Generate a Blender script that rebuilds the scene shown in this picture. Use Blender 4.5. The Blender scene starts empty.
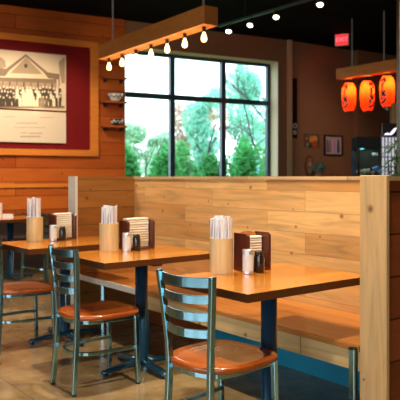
import bpy, bmesh, math, random
from math import sin, cos, pi, radians
from mathutils import Vector, Matrix
random.seed(7)
sc = bpy.context.scene
COL = sc.collection

# ------------------------------------------------------------------ camera numbers (used to find real positions)
FPX, HC, YAW, HZ = 640.0, 1.27, radians(38), 177.0
def bp(px, py, z):
    d = FPX*(HC-z)/(py-HZ)
    return onray(px, d, z)
def onray(px, d, z=0.0):
    l = (px-200)/FPX*d
    return Vector((d*sin(YAW)+l*cos(YAW), d*cos(YAW)-l*sin(YAW), z))
def zat(py, d): return HC-(py-HZ)*d/FPX

# ------------------------------------------------------------------ mesh helpers
def obj(name, bm, mat=None, parent=None, smooth=False, bevel=0, loc=None):
    me = bpy.data.meshes.new(name)
    bmesh.ops.recalc_face_normals(bm, faces=bm.faces)
    bm.to_mesh(me); bm.free()
    if smooth:
        for p in me.polygons: p.use_smooth = True
    o = bpy.data.objects.new(name, me); COL.objects.link(o)
    if mat: me.materials.append(mat)
    if parent: o.parent = parent
    if loc is not None: o.location = loc
    if bevel:
        m = o.modifiers.new('bevel', 'BEVEL'); m.width = bevel; m.segments = 2; m.limit_method = 'ANGLE'
    return o
def thing(name, label, cat, loc=(0,0,0), rz=0, group=None):
    o = bpy.data.objects.new(name, None); COL.objects.link(o)
    o.empty_display_size = .1
    o.location = loc; o.rotation_euler = (0,0,rz)
    return tag(o, label, cat, group)
def tag(o, label, cat, group=None, kind=None):
    o['label'] = label; o['category'] = cat
    if group: o['group'] = group
    if kind: o['kind'] = kind
    return o
def struct(name, bm, mat, **k):
    o = obj(name, bm, mat, **k); o['kind'] = 'structure'; return o
def box(bm, x0, x1, y0, y1, z0, z1, M=None):
    vs = [bm.verts.new((x,y,z)) for x in (x0,x1) for y in (y0,y1) for z in (z0,z1)]
    for f in ((0,1,3,2),(4,6,7,5),(0,4,5,1),(2,3,7,6),(0,2,6,4),(1,5,7,3)):
        bm.faces.new([vs[i] for i in f])
    if M is not None:
        for v in vs: v.co = M @ v.co
    return vs
def B(*a, M=None):
    bm = bmesh.new(); box(bm, *a, M=M); return bm
def lathe(bm, prof, seg=24, c=(0,0,0), sx=1, sy=1):
    c = Vector(c); rings = []
    for r, z in prof:
        if r < 1e-6: rings.append([bm.verts.new(c+Vector((0,0,z)))])
        else: rings.append([bm.verts.new(c+Vector((r*cos(2*pi*i/seg)*sx, r*sin(2*pi*i/seg)*sy, z))) for i in range(seg)])
    for a, b in zip(rings, rings[1:]):
        for i in range(seg):
            j = (i+1) % seg
            if len(a) == 1 and len(b) == 1: continue
            if len(a) == 1: bm.faces.new((a[0], b[i], b[j]))
            elif len(b) == 1: bm.faces.new((a[i], b[0], a[j]))
            else: bm.faces.new((a[i], b[i], b[j], a[j]))
def L(prof, seg=24, c=(0,0,0), **k):
    bm = bmesh.new(); lathe(bm, prof, seg, c, **k); return bm
def sweep(bm, pts, prof, closed=False, up=(0,0,1)):
    """sweep a cross-section [(a,b)] along pts; a along side axis, b along up"""
    pts = [Vector(p) for p in pts]; n = len(pts); rings = []; up = Vector(up)
    for i in range(n):
        if closed: t = pts[(i+1) % n]-pts[i-1]
        else: t = pts[min(i+1, n-1)]-pts[max(i-1, 0)]
        t.normalize()
        s = t.cross(up)
        if s.length < 1e-3: s = t.cross(Vector((1,0,0)))
        s.normalize(); u = s.cross(t).normalized()
        rings.append([bm.verts.new(pts[i]+s*a+u*b) for a, b in prof])
    m = len(prof)
    R = range(n if closed else n-1)
    for i in R:
        a, b = rings[i], rings[(i+1) % n]
        for k in range(m): bm.faces.new((a[k], a[(k+1) % m], b[(k+1) % m], b[k]))
    if not closed:
        bm.faces.new(rings[0][::-1]); bm.faces.new(rings[-1])
def circ(r, n=10): return [(r*cos(2*pi*i/n), r*sin(2*pi*i/n)) for i in range(n)]
def rect(w, h): return [(-w/2,-h/2),(w/2,-h/2),(w/2,h/2),(-w/2,h/2)]
def T(pts, r, n=10, **k):
    bm = bmesh.new(); sweep(bm, pts, circ(r, n), **k); return bm
def bez(p0, p1, p2, n=8):
    p0, p1, p2 = map(Vector, (p0,p1,p2))
    return [(1-t)**2*p0+2*t*(1-t)*p1+t*t*p2 for t in [i/n for i in range(n+1)]]
def text_bm(s, size, depth=.002, vertical=False, space=1.0, bold=0.0):
    """flat lettering in the local XZ plane, centred, facing -y"""
    bm = bmesh.new()
    rows = list(s) if vertical else [s]
    for i, r in enumerate(rows):
        cu = bpy.data.curves.new('lettering', 'FONT'); cu.body = r; cu.size = size
        cu.align_x = 'CENTER'; cu.align_y = 'CENTER'; cu.extrude = depth; cu.offset = bold
        cu.resolution_u = 2
        o = bpy.data.objects.new('lettering', cu); COL.objects.link(o)
        bpy.context.view_layer.update()
        me = bpy.data.meshes.new_from_object(o.evaluated_get(bpy.context.evaluated_depsgraph_get()))
        b2 = bmesh.new(); b2.from_mesh(me)
        rot = Matrix.Rotation(pi/2, 4, 'X')
        if vertical and r == 'ー': b2.transform(Matrix.Rotation(pi/2, 4, 'Z'))
        dz = ((len(rows)-1)/2-i)*size*space
        b2.transform(Matrix.Translation((0,0,dz)) @ rot)
        me2 = bpy.data.meshes.new('t'); b2.to_mesh(me2); b2.free(); bm.from_mesh(me2)
        bpy.data.meshes.remove(me2); bpy.data.meshes.remove(me)
        COL.objects.unlink(o); bpy.data.objects.remove(o); bpy.data.curves.remove(cu)
    return bm
def dup(root, loc=None, rz=None, label=None, group=None):
    def cp(o, par):
        c = o.copy(); COL.objects.link(c)
        if par: c.parent = par
        for ch in [x for x in COL.objects if x.parent == o]: cp(ch, c)
        return c
    r = cp(root, None)
    if loc is not None: r.location = loc
    if rz is not None: r.rotation_euler = (0,0,rz)
    if label: r['label'] = label
    if group: r['group'] = group
    return r

# ------------------------------------------------------------------ materials
def mat(name, col, rough=.5, metal=0, bump=0, bscale=40, var=0, vscale=6, emis=None, estr=0, spec=None, trans=0, coat=0, alpha=None):
    m = bpy.data.materials.new(name); m.use_nodes = True
    nt = m.node_tree; b = nt.nodes['Principled BSDF']
    b.inputs['Base Color'].default_value = (*col, 1); b.inputs['Roughness'].default_value = rough
    b.inputs['Metallic'].default_value = metal
    if spec is None and rough >= .6: spec = .15
    if spec is not None: b.inputs['Specular IOR Level'].default_value = spec
    if trans: b.inputs['Transmission Weight'].default_value = trans
    if coat: b.inputs['Coat Weight'].default_value = coat; b.inputs['Coat Roughness'].default_value = .12
    if emis: b.inputs['Emission Color'].default_value = (*emis, 1); b.inputs['Emission Strength'].default_value = estr
    tc = nt.nodes.new('ShaderNodeTexCoord')
    nz = nt.nodes.new('ShaderNodeTexNoise'); nz.inputs['Scale'].default_value = vscale; nz.inputs['Detail'].default_value = 4
    nt.links.new(tc.outputs['Object'], nz.inputs['Vector'])
    if var:
        mx = nt.nodes.new('ShaderNodeMix'); mx.data_type = 'RGBA'
        mx.inputs[6].default_value = (*[c*(1-var) for c in col], 1); mx.inputs[7].default_value = (*[min(1, c*(1+var)) for c in col], 1)
        nt.links.new(nz.outputs['Fac'], mx.inputs[0]); nt.links.new(mx.outputs[2], b.inputs['Base Color'])
    if bump:
        n2 = nt.nodes.new('ShaderNodeTexNoise'); n2.inputs['Scale'].default_value = bscale
        nt.links.new(tc.outputs['Object'], n2.inputs['Vector'])
        bp_ = nt.nodes.new('ShaderNodeBump'); bp_.inputs['Strength'].default_value = bump; bp_.inputs['Distance'].default_value = .01
        nt.links.new(n2.outputs['Fac'], bp_.inputs['Height']); nt.links.new(bp_.outputs['Normal'], b.inputs['Normal'])
    return m

def wood(name, c1, c2, rough=.45, pl=1.6, ph=.14, along='x', up='z', gap=.003, knots=.5, knot_col=(.12,.035,.01), grain=.35,
         coat=0, seed=0.0, kscale=1.0, gapcol=None, plankvar=1.0):
    """planks: 'along' is the grain axis, 'up' the axis across the boards"""
    m = bpy.data.materials.new(name); m.use_nodes = True
    nt = m.node_tree; N = nt.nodes; K = nt.links; b = N['Principled BSDF']
    b.inputs['Roughness'].default_value = rough
    b.inputs['Specular IOR Level'].default_value = .5 if coat else .18
    if coat: b.inputs['Coat Weight'].default_value = coat; b.inputs['Coat Roughness'].default_value = .08
    tc = N.new('ShaderNodeTexCoord'); sp = N.new('ShaderNodeSeparateXYZ'); K.new(tc.outputs['Object'], sp.inputs[0])
    ax = {'x':0,'y':1,'z':2}
    def comb(sa, su, off=0, third=0):
        c = N.new('ShaderNodeCombineXYZ')
        for i, (a, s) in enumerate(((along, sa), (up, su))):
            mm = N.new('ShaderNodeMath'); mm.operation = 'MULTIPLY_ADD'; mm.inputs[1].default_value = s; mm.inputs[2].default_value = off+seed
            K.new(sp.outputs[ax[a]], mm.inputs[0]); K.new(mm.outputs[0], c.inputs[i])
        rest = [k for k in 'xyz' if k not in (along, up)][0]
        if third:
            mm = N.new('ShaderNodeMath'); mm.operation = 'MULTIPLY'; mm.inputs[1].default_value = third
            K.new(sp.outputs[ax[rest]], mm.inputs[0]); K.new(mm.outputs[0], c.inputs[2])
        return c
    br = N.new('ShaderNodeTexBrick'); br.offset = .37; br.offset_frequency = 2
    br.inputs['Color1'].default_value = (0,0,0,1); br.inputs['Color2'].default_value = (1,1,1,1); br.inputs['Mortar'].default_value = (.5,.5,.5,1)
    br.inputs['Scale'].default_value = 1; br.inputs['Mortar Size'].default_value = gap; br.inputs['Mortar Smooth'].default_value = .1
    br.inputs['Brick Width'].default_value = pl; br.inputs['Row Height'].default_value = ph
    K.new(comb(1, 1).outputs[0], br.inputs['Vector'])
    # shift the grain per board
    add = N.new('ShaderNodeVectorMath'); add.operation = 'MULTIPLY_ADD'; add.inputs[1].default_value = (9,9,9)
    K.new(br.outputs['Color'], add.inputs[0]); K.new(comb(1.3, 14, 3, 14).outputs[0], add.inputs[2])
    g = N.new('ShaderNodeTexNoise'); g.inputs['Scale'].default_value = 1.5; g.inputs['Detail'].default_value = 6; g.inputs['Distortion'].default_value = 1.2
    K.new(add.outputs[0], g.inputs['Vector'])
    # base tone: per board + soft clouds
    cl = N.new('ShaderNodeTexNoise'); cl.inputs['Scale'].default_value = 1.0; cl.inputs['Detail'].default_value = 3
    K.new(comb(1.1, 4, 1).outputs[0], cl.inputs['Vector'])
    t = N.new('ShaderNodeMath'); t.operation = 'MULTIPLY_ADD'; t.inputs[1].default_value = .55*plankvar
    K.new(br.outputs['Color'], t.inputs[0])
    t2 = N.new('ShaderNodeMath'); t2.operation = 'MULTIPLY_ADD'; t2.inputs[1].default_value = grain; K.new(g.outputs['Fac'], t2.inputs[0])
    t3 = N.new('ShaderNodeMath'); t3.operation = 'MULTIPLY_ADD'; t3.inputs[1].default_value = .7; t3.inputs[2].default_value = -.45*grain-.1-.1*plankvar
    K.new(cl.outputs['Fac'], t3.inputs[0]); K.new(t3.outputs[0], t2.inputs[2]); K.new(t2.outputs[0], t.inputs[2])
    mx = N.new('ShaderNodeMix'); mx.data_type = 'RGBA'; mx.clamp_factor = True
    mx.inputs[6].default_value = (*c1, 1); mx.inputs[7].default_value = (*c2, 1); K.new(t.outputs[0], mx.inputs[0])
    out = mx.outputs[2]
    gr = N.new('ShaderNodeMapRange'); gr.inputs['From Min'].default_value = .35; gr.inputs['From Max'].default_value = .75
    gr.inputs['To Min'].default_value = 1.12; gr.inputs['To Max'].default_value = 1-grain*.6
    K.new(g.outputs['Fac'], gr.inputs['Value'])
    ml = N.new('ShaderNodeVectorMath'); ml.operation = 'SCALE'; K.new(out, ml.inputs[0]); K.new(gr.outputs[0], ml.inputs['Scale']); out = ml.outputs[0]
    if knots:
        v = N.new('ShaderNodeTexVoronoi'); v.voronoi_dimensions = '2D'; v.inputs['Scale'].default_value = 1.0*kscale; v.inputs['Randomness'].default_value = 1
        K.new(comb(4.6, 5.2, 5).outputs[0], v.inputs['Vector'])
        rs = N.new('ShaderNodeSeparateColor'); K.new(v.outputs['Color'], rs.inputs[0])
        rd = N.new('ShaderNodeMath'); rd.operation = 'MULTIPLY_ADD'; rd.inputs[1].default_value = .085; rd.inputs[2].default_value = .035; K.new(rs.outputs[1], rd.inputs[0])
        r = N.new('ShaderNodeMapRange'); r.interpolation_type = 'SMOOTHSTEP'
        K.new(rd.outputs[0], r.inputs['From Max'])
        r.inputs['From Min'].default_value = .01
        r.inputs['To Min'].default_value = 1; r.inputs['To Max'].default_value = 0
        K.new(v.outputs['Distance'], r.inputs['Value'])
        # only some cells carry a knot
        sx = N.new('ShaderNodeSeparateColor'); K.new(v.outputs['Color'], sx.inputs[0])
        gt = N.new('ShaderNodeMath'); gt.operation = 'LESS_THAN'; gt.inputs[1].default_value = knots; K.new(sx.outputs[0], gt.inputs[0])
        mm = N.new('ShaderNodeMath'); mm.operation = 'MULTIPLY'; K.new(r.outputs[0], mm.inputs[0]); K.new(gt.outputs[0], mm.inputs[1])
        m2 = N.new('ShaderNodeMath'); m2.operation = 'MULTIPLY'; m2.inputs[1].default_value = .8; K.new(mm.outputs[0], m2.inputs[0])
        k = N.new('ShaderNodeMix'); k.data_type = 'RGBA'; K.new(m2.outputs[0], k.inputs[0]); K.new(out, k.inputs[6]); k.inputs[7].default_value = (*knot_col, 1)
        out = k.outputs[2]
    if gap:
        k = N.new('ShaderNodeMix'); k.data_type = 'RGBA'; K.new(br.outputs['Fac'], k.inputs[0]); K.new(out, k.inputs[6])
        k.inputs[7].default_value = (*(gapcol or [c*.25 for c in c1]), 1); out = k.outputs[2]
    K.new(out, b.inputs['Base Color'])
    bu = N.new('ShaderNodeBump'); bu.inputs['Strength'].default_value = .25; bu.inputs['Distance'].default_value = .003
    K.new(g.outputs['Fac'], bu.inputs['Height']); K.new(bu.outputs['Normal'], b.inputs['Normal'])
    return m

CEDAR1, CEDAR2 = (.24,.036,.005), (.56,.145,.018)
M = dict(
 cedar = wood('cedar_cladding', CEDAR1, CEDAR2, pl=5.5, ph=.2, knots=.55, kscale=1.0, grain=.3, gap=.004, rough=.55, knot_col=(.05,.008,.003)),
 cedar_trim = wood('cedar_trim', (.50,.15,.020), (.68,.25,.042), pl=6, ph=3, gap=0, knots=.3, grain=.25),
 pine = wood('pine_partition', (.44,.195,.055), (.91,.57,.235), pl=.95, ph=.137, along='y', knots=.45, grain=.85, gap=.0012, rough=.5, gapcol=(.32,.16,.06), knot_col=(.13,.045,.012), seed=.6, plankvar=1.15),
 pine_far = wood('stained_pine', (.20,.075,.016), (.40,.17,.04), pl=1.3, ph=.145, along='x', knots=.6, grain=.45, gap=.002, rough=.5, seed=.3),
 cap = wood('pine_cap', (.42,.24,.10), (.75,.52,.27), pl=.9, ph=3, along='y', up='x', knots=.2, gap=.002, seed=.2),
 pale_trim = wood('pale_pine_trim', (.60,.36,.15), (.78,.53,.27), pl=5, ph=3, along='z', up='y', knots=.25, gap=0, grain=.4, kscale=.8),
 white_trim = wood('whitewashed_trim', (.62,.56,.48), (.75,.68,.60), pl=5, ph=3, along='z', up='y', knots=0, gap=0, grain=.15),
 redwood = wood('red_brown_boards', (.15,.036,.010), (.34,.085,.022), pl=1.2, ph=.2, along='x', knots=.3, gap=.004, grain=.4),
 table = wood('varnished_table', (.38,.12,.012), (.66,.275,.035), rough=.22, pl=4, ph=.11, along='x', up='y', knots=0, gap=0, grain=.3, coat=.5),
 table_edge = wood('table_edge', (.06,.019,.006), (.14,.045,.012), rough=.35, pl=4, ph=.3, along='x', up='y', knots=0, gap=0, grain=.3),
 bench = wood('bench_seat', (.30,.095,.016), (.54,.22,.05), rough=.3, pl=2.2, ph=.145, along='y', up='x', knots=.4, gap=.002, grain=.4, coat=.25, seed=.15),
 fascia = wood('bench_fascia', (.62,.42,.18), (.80,.58,.30), pl=1.5, ph=3, along='y', up='z', knots=.7, gap=.002, grain=.35, knot_col=(.15,.04,.01)),
 seat = wood('chair_seat', (.27,.05,.007), (.46,.115,.016), rough=.22, pl=4, ph=4, along='x', up='y', knots=0, gap=0, grain=.3, coat=.5),
 beam = wood('pendant_beam', (.36,.12,.022), (.56,.225,.05), pl=9, ph=3, along='y', knots=.5, gap=0, grain=.35),
 bamboo = wood('bamboo_cup', (.62,.42,.19), (.84,.64,.35), rough=.4, pl=4, ph=.02, along='z', up='x', knots=0, gap=0, grain=.35),
 caddy = wood('dark_red_wood', (.085,.014,.008), (.16,.03,.014), rough=.3, pl=4, ph=4, along='z', up='x', knots=0, gap=0, grain=.3, coat=.3),
 caddy_back = wood('caddy_back_wood', (.34,.11,.03), (.50,.20,.06), rough=.35, pl=4, ph=4, along='x', up='z', knots=0, gap=0, grain=.3),
 shelf = wood('shelf_wood', (.28,.07,.015), (.42,.13,.03), pl=4, ph=4, knots=0, gap=0),
 column = wood('tan_column', (.40,.24,.10), (.56,.36,.16), pl=3, ph=.12, along='z', up='x', knots=.3, gap=.002),
 red = mat('red_board', (.15,.002,.003), .7, spec=.2, var=.12, vscale=2),
 plaster = mat('taupe_plaster', (.21,.115,.062), .8, bump=.1, var=.05),
 plaster2 = mat('brown_plaster', (.23,.115,.062), .8, bump=.1, var=.05),
 cream = mat('cream_reveal', (.62,.55,.38), .6),
 frame = mat('dark_window_frame', (.035,.075,.10), .35, metal=.3),
 black = mat('black_ceiling', (.004,.005,.005), .95, var=.1, spec=.05),
 blackm = mat('black_metal', (.012,.012,.014), .4, metal=.2),
 blue = mat('blue_painted_board', (.010,.22,.35), .45, bump=.1, bscale=12, var=.15),
 pole = mat('dark_blue_black_enamel', (.006,.055,.11), .25, metal=.3, coat=.5),
 foot = mat('blue_black_casting', (.015,.085,.15), .22, metal=.5, coat=.5),
 white = mat('white_paper', (.86,.84,.84), .7), sleeve = mat('chopstick_sleeve', (.84,.83,.88), .6, var=.06, vscale=60),
 sleeve_band = mat('pale_pink_print', (.82,.72,.78), .6),
 napkin = mat('cream_napkin', (.88,.82,.68), .8, bump=.2, bscale=30, var=.08, vscale=30),
 napkin2 = mat('tan_napkin', (.78,.68,.50), .8), tin = mat('brushed_tin', (.70,.74,.80), .3, metal=.8),
 tinlabel = mat('grey_print_label', (.74,.80,.88), .45, var=.3, vscale=130),
 soy = mat('dark_soy_glass', (.012,.008,.008), .12, coat=.5), cap_red = mat('black_bottle_cap', (.02,.016,.016), .35),
 floorc = None, bulb = None,
 chain = mat('dull_steel_chain', (.35,.33,.30), .4, metal=.6),
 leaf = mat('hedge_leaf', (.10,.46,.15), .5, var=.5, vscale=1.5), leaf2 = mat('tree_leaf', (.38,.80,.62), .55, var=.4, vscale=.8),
 leaf3 = mat('haze_pale_leaf', (.45,.70,.50), .6, var=.3, vscale=.8), bark = mat('grey_bark', (.09,.085,.09), .9, var=.2),  # tree leaf colours paled to stand in for outdoor haze
 autumn = mat('russet_leaf', (.65,.50,.42), .7, var=.3),
 ground = mat('lawn', (.08,.20,.06), .9, var=.3), plantleaf = mat('potted_leaf', (.12,.36,.08), .4, var=.5, vscale=9),
 ceramic = mat('white_bowl_glaze', (.80,.76,.70), .25, coat=.4), brushmark = mat('blue_black_glaze_marks', (.05,.045,.05), .3),
 darkbowl = mat('charcoal_bowl_glaze', (.035,.03,.032), .25, coat=.4),
 terra = mat('terracotta', (.35,.12,.06), .8),
)
# chair steel: clear-coated raw steel its blue-green tint standing in for sky light
def steel():
    m = mat('clear_coated_steel', (.30,.58,.70), .20, metal=1.0, coat=.25)
    return m
M['steel'] = steel()
for k_ in ('leaf','leaf2','leaf3','autumn'):      # leaves let daylight through
    nt = M[k_].node_tree; b = nt.nodes['Principled BSDF']; src = b.inputs['Base Color'].links[0].from_socket
    tr = nt.nodes.new('ShaderNodeBsdfTranslucent'); nt.links.new(src, tr.inputs[0])
    ms = nt.nodes.new('ShaderNodeMixShader'); ms.inputs[0].default_value = .5
    nt.links.new(b.outputs[0], ms.inputs[1]); nt.links.new(tr.outputs[0], ms.inputs[2])
    nt.links.new(ms.outputs[0], nt.nodes['Material Output'].inputs[0])
# floor: sealed tan concrete, mottled, with saw-cut joints
def floor_mat():
    m = bpy.data.materials.new('sealed_tan_concrete'); m.use_nodes = True
    nt = m.node_tree; N = nt.nodes; K = nt.links; b = N['Principled BSDF']
    tc = N.new('ShaderNodeTexCoord')
    n1 = N.new('ShaderNodeTexNoise'); n1.inputs['Scale'].default_value = 1.4; n1.inputs['Detail'].default_value = 7; n1.inputs['Roughness'].default_value = .65; n1.inputs['Distortion'].default_value = .6
    n2 = N.new('ShaderNodeTexNoise'); n2.inputs['Scale'].default_value = 7; n2.inputs['Detail'].default_value = 5
    K.new(tc.outputs['Object'], n1.inputs['Vector']); K.new(tc.outputs['Object'], n2.inputs['Vector'])
    cr = N.new('ShaderNodeValToRGB'); e = cr.color_ramp.elements
    e[0].position = .3; e[0].color = (.12,.08,.036,1); e[1].position = .72; e[1].color = (.42,.31,.16,1)
    mid = e.new(.5); mid.color = (.25,.17,.08,1)
    a = N.new('ShaderNodeMath'); a.operation = 'MULTIPLY_ADD'; a.inputs[1].default_value = .35; K.new(n2.outputs['Fac'], a.inputs[0])
    s = N.new('ShaderNodeMath'); s.operation = 'MULTIPLY_ADD'; s.inputs[1].default_value = .8; s.inputs[2].default_value = -.07; K.new(n1.outputs['Fac'], s.inputs[0]); K.new(s.outputs[0], a.inputs[2])
    K.new(a.outputs[0], cr.inputs[0])
    br = N.new('ShaderNodeTexBrick'); br.offset = 0; br.inputs['Scale'].default_value = 1; br.inputs['Brick Width'].default_value = 1.5; br.inputs['Row Height'].default_value = 1.5
    br.inputs['Mortar Size'].default_value = .006; br.inputs['Mortar Smooth'].default_value = .5
    K.new(tc.outputs['Object'], br.inputs['Vector'])
    mx = N.new('ShaderNodeMix'); mx.data_type = 'RGBA'; mm = N.new('ShaderNodeMath'); mm.operation = 'MULTIPLY'; mm.inputs[1].default_value = .5
    K.new(br.outputs['Fac'], mm.inputs[0]); K.new(mm.outputs[0], mx.inputs[0]); K.new(cr.outputs[0], mx.inputs[6]); mx.inputs[7].default_value = (.10,.06,.03,1)
    K.new(mx.outputs[2], b.inputs['Base Color'])
    rr = N.new('ShaderNodeMapRange'); rr.inputs['To Min'].default_value = .12; rr.inputs['To Max'].default_value = .34; K.new(n2.outputs['Fac'], rr.inputs['Value'])
    K.new(rr.outputs[0], b.inputs['Roughness']); b.inputs['Coat Weight'].default_value = .3; b.inputs['Coat Roughness'].default_value = .15
    return m
M['floor'] = floor_mat()
def emit(name, col, s):
    m = bpy.data.materials.new(name); m.use_nodes = True; nt = m.node_tree; nt.nodes.clear()
    e = nt.nodes.new('ShaderNodeEmission'); e.inputs[0].default_value = (*col, 1); e.inputs[1].default_value = s
    o = nt.nodes.new('ShaderNodeOutputMaterial'); nt.links.new(e.outputs[0], o.inputs[0]); return m
M['filament'] = emit('warm_bulb_glow', (1,.55,.17), 5)
M['led'] = emit('spotlight_lamp', (1,.88,.68), 7)
M['exit'] = emit('red_exit_glow', (1,.05,.06), .55)
M['exitl'] = emit('red_exit_letters', (1,.12,.15), 1.1)
M['cyan'] = emit('aquarium_lamp', (.15,.9,1), .8)
M['bluelamp'] = emit('blue_pump_lamp', (.15,.35,1), 2.0)
def paper():
    m = bpy.data.materials.new('red_lantern_paper'); m.use_nodes = True; nt = m.node_tree; N = nt.nodes; K = nt.links; N.clear()
    t = N.new('ShaderNodeBsdfTranslucent'); t.inputs[0].default_value = (1,.085,.008,1)
    d = N.new('ShaderNodeBsdfDiffuse'); d.inputs[0].default_value = (.75,.03,.015,1)
    mx = N.new('ShaderNodeMixShader'); mx.inputs[0].default_value = .35
    o = N.new('ShaderNodeOutputMaterial'); K.new(t.outputs[0], mx.inputs[1]); K.new(d.outputs[0], mx.inputs[2]); K.new(mx.outputs[0], o.inputs[0]); return m
M['paper'] = paper()
def glass():
    m = bpy.data.materials.new('clear_window_glass'); m.use_nodes = True; nt = m.node_tree; N = nt.nodes; K = nt.links; N.clear()
    t = N.new('ShaderNodeBsdfTransparent'); t.inputs[0].default_value = (.93,.98,.98,1)
    g = N.new('ShaderNodeBsdfGlossy'); g.inputs['Roughness'].default_value = .02
    mx = N.new('ShaderNodeMixShader'); mx.inputs[0].default_value = .06
    o = N.new('ShaderNodeOutputMaterial'); K.new(t.outputs[0], mx.inputs[1]); K.new(g.outputs[0], mx.inputs[2]); K.new(mx.outputs[0], o.inputs[0]); return m
M['glass'] = glass()

# ------------------------------------------------------------------ camera
cam = bpy.data.cameras.new('camera'); co = bpy.data.objects.new('camera', cam); COL.objects.link(co)
cam.sensor_width = 36; cam.lens = 36*FPX/400; cam.shift_y = -(200-HZ)/400
co.location = (0,0,HC); co.rotation_euler = (pi/2, 0, -YAW)
cam.dof.use_dof = True; cam.dof.focus_distance = 3.3; cam.dof.aperture_fstop = 4.8
cam.clip_end = 200
sc.camera = co
sc.view_settings.view_transform = 'Standard'; sc.view_settings.look = 'None'; sc.view_settings.gamma = 1
sc.view_settings.exposure = 0.88
sc.cycles.use_denoising = True
sc.cycles.max_bounces = 8; sc.cycles.transparent_max_bounces = 12; sc.cycles.caustics_reflective = False; sc.cycles.caustics_refractive = False
sc.cycles.sample_clamp_indirect = 6

# ------------------------------------------------------------------ back wall frame (local x along the wall, +y into the wall, z up)
HW = YAW+math.atan(1202/640)           # heading of the wall
U = Vector((sin(HW), cos(HW), 0)); NRM = Vector((-U.y, U.x, 0))   # points away from the room
if NRM.dot(Vector((0,1,0))) < 0: NRM = -NRM
O0 = onray(15, 9.2)
WRZ = math.atan2(U.y, U.x)
def WL(px, py=HZ, off=0.0):
    """point of the wall plane (pushed back by off) seen at px,py -> (u, z)"""
    r = onray(px, 1.0); o = O0+NRM*off
    # solve r*d = o+U*u
    det = r.x*(-U.y)-r.y*(-U.x)
    d = (o.x*(-U.y)-o.y*(-U.x))/det
    p = r*d
    return ((p.x-o.x)*U.x+(p.y-o.y)*U.y, zat(py, d))
def wobj(name, bm, m, **k):
    o = struct(name, bm, m, **k); o.location = (O0.x, O0.y, 0); o.rotation_euler = (0,0,WRZ); return o
def wthing(name, label, cat, u, z, off=0.0, group=None):
    p = O0+U*u+NRM*off
    return thing(name, label, cat, (p.x, p.y, z), WRZ, group)
CEIL = WL(224, 32.4)[1]

# floor, ceiling
struct('floor', B(-5,16,-4,12,-.1,0), M['floor'])


# window opening in the back wall
u0 = WL(124.3)[0]; u1 = WL(278)[0]; uend = WL(288)[0]
zt = WL(270, 62.5)[1]+.03; zs = .75; TH = .34
bm = bmesh.new()
box(bm, -8.2, u0, 0, TH, 0, CEIL)
box(bm, u0, u1, 0, TH, zt, CEIL)
box(bm, u0, u1, 0, TH, 0, zs)
box(bm, u1, uend+.12, 0, TH, 0, CEIL)
wobj('wall_back', bm, M['plaster'])
# cream lining of the opening
bm = bmesh.new(); e = .012
box(bm, u0, u0+e, -.01, TH-.02, zs, zt); box(bm, u1-e, u1, -.01, TH-.02, zs, zt)
box(bm, u0+e, u1-e, -.01, TH-.02, zt-e, zt); box(bm, u0+e, u1-e, -.02, TH-.02, zs, zs+e*2)
wobj('trim_1', bm, M['cream'])
# cedar cladding left of the window
wobj('wall_left_cladding', B(-8.2, u0-.005, -.035, -.001, 0, CEIL-.001), M['cedar'])
wobj('trim_10', B(-8.2, u0-.3, -.055, -.036, WL(30,187.5)[1], WL(30,183.8)[1]), M['cedar_trim'])
# window: frame with mullions, one pane per light
OFF = TH-.12
w0, w1 = u0+e, u1-e
fr = bmesh.new(); fw = .055
mul = [WL(172.5, HZ, OFF)[0], WL(223.5, HZ, OFF)[0]]
ztr = WL(171, 97, OFF)[1]
box(fr, w0, w0+fw, OFF, OFF+.07, zs+e*2, zt-e); box(fr, w1-fw*1.2, w1, OFF, OFF+.07, zs+e*2, zt-e)
box(fr, w0+fw, w1-fw*1.2, OFF, OFF+.07, zt-e-.05, zt-e); box(fr, w0+fw, w1-fw*1.2, OFF, OFF+.07, zs+e*2, zs+e*2+.06)
for a in mul: box(fr, a-.042, a+.042, OFF-.01, OFF+.07, zs+.085, zt-e-.05)
xs = [w0+fw]+[m_ for a in mul for m_ in (a-.042, a+.042)]+[w1-fw*1.2]
for i in range(3): box(fr, xs[2*i], xs[2*i+1], OFF, OFF+.07, ztr-.042, ztr+.042)
win = wobj('window_1', fr, M['frame'])
for i in range(3):
    for za, zb in ((zs+.085, ztr-.042), (ztr+.042, zt-e-.05)):
        p = obj('pane', B(xs[2*i], xs[2*i+1], OFF+.03, OFF+.036, za, zb), M['glass'], win)
# pilaster between the window wall and the side room wall
ua, ub = WL(287)[0], WL(290.6)[0]
wobj('trim_2', B(ua, ub, -.05, -.001, 0, CEIL-.002), M['cream'] if 0 else mat('tan_painted_pilaster', (.46,.34,.20), .6))

# second wall, slightly turned, beyond the pilaster
P1 = O0+U*(uend+.02); H2 = YAW+math.atan(957/640); U2 = Vector((sin(H2), cos(H2), 0)); N2 = Vector((-U2.y, U2.x, 0))
RZ2 = math.atan2(U2.y, U2.x)
def WL2(px, py=HZ, off=0.0):
    r = onray(px, 1.0); o = P1+N2*off
    det = r.x*(-U2.y)-r.y*(-U2.x); d = (o.x*(-U2.y)-o.y*(-U2.x))/det; p = r*d
    return ((p.x-o.x)*U2.x+(p.y-o.y)*U2.y, zat(py, d))
def w2(o): o.location = (P1.x, P1.y, 0); o.rotation_euler = (0,0,RZ2); return o
uc = WL2(353.5)[0]
w2(struct('wall_right', B(0, uc, 0, .2, 0, CEIL), M['plaster2']))
w2(struct('wall_corner', B(uc+.001, uc+8, -.10, .2, 0, CEIL), M['plaster2']))
def prism(pts, z0, z1):
    bm = bmesh.new(); a = [bm.verts.new((x, y, z0)) for x, y in pts]; b = [bm.verts.new((x, y, z1)) for x, y in pts]
    bm.faces.new(a); bm.faces.new(b)
    for i in range(len(pts)):
        j = (i+1) % len(pts); bm.faces.new((a[i], a[j], b[j], b[i]))
    return bm
struct('wall_side', B(16.001,16.2,-4.2,P1.y+1,0,CEIL), M['plaster2'])
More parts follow.
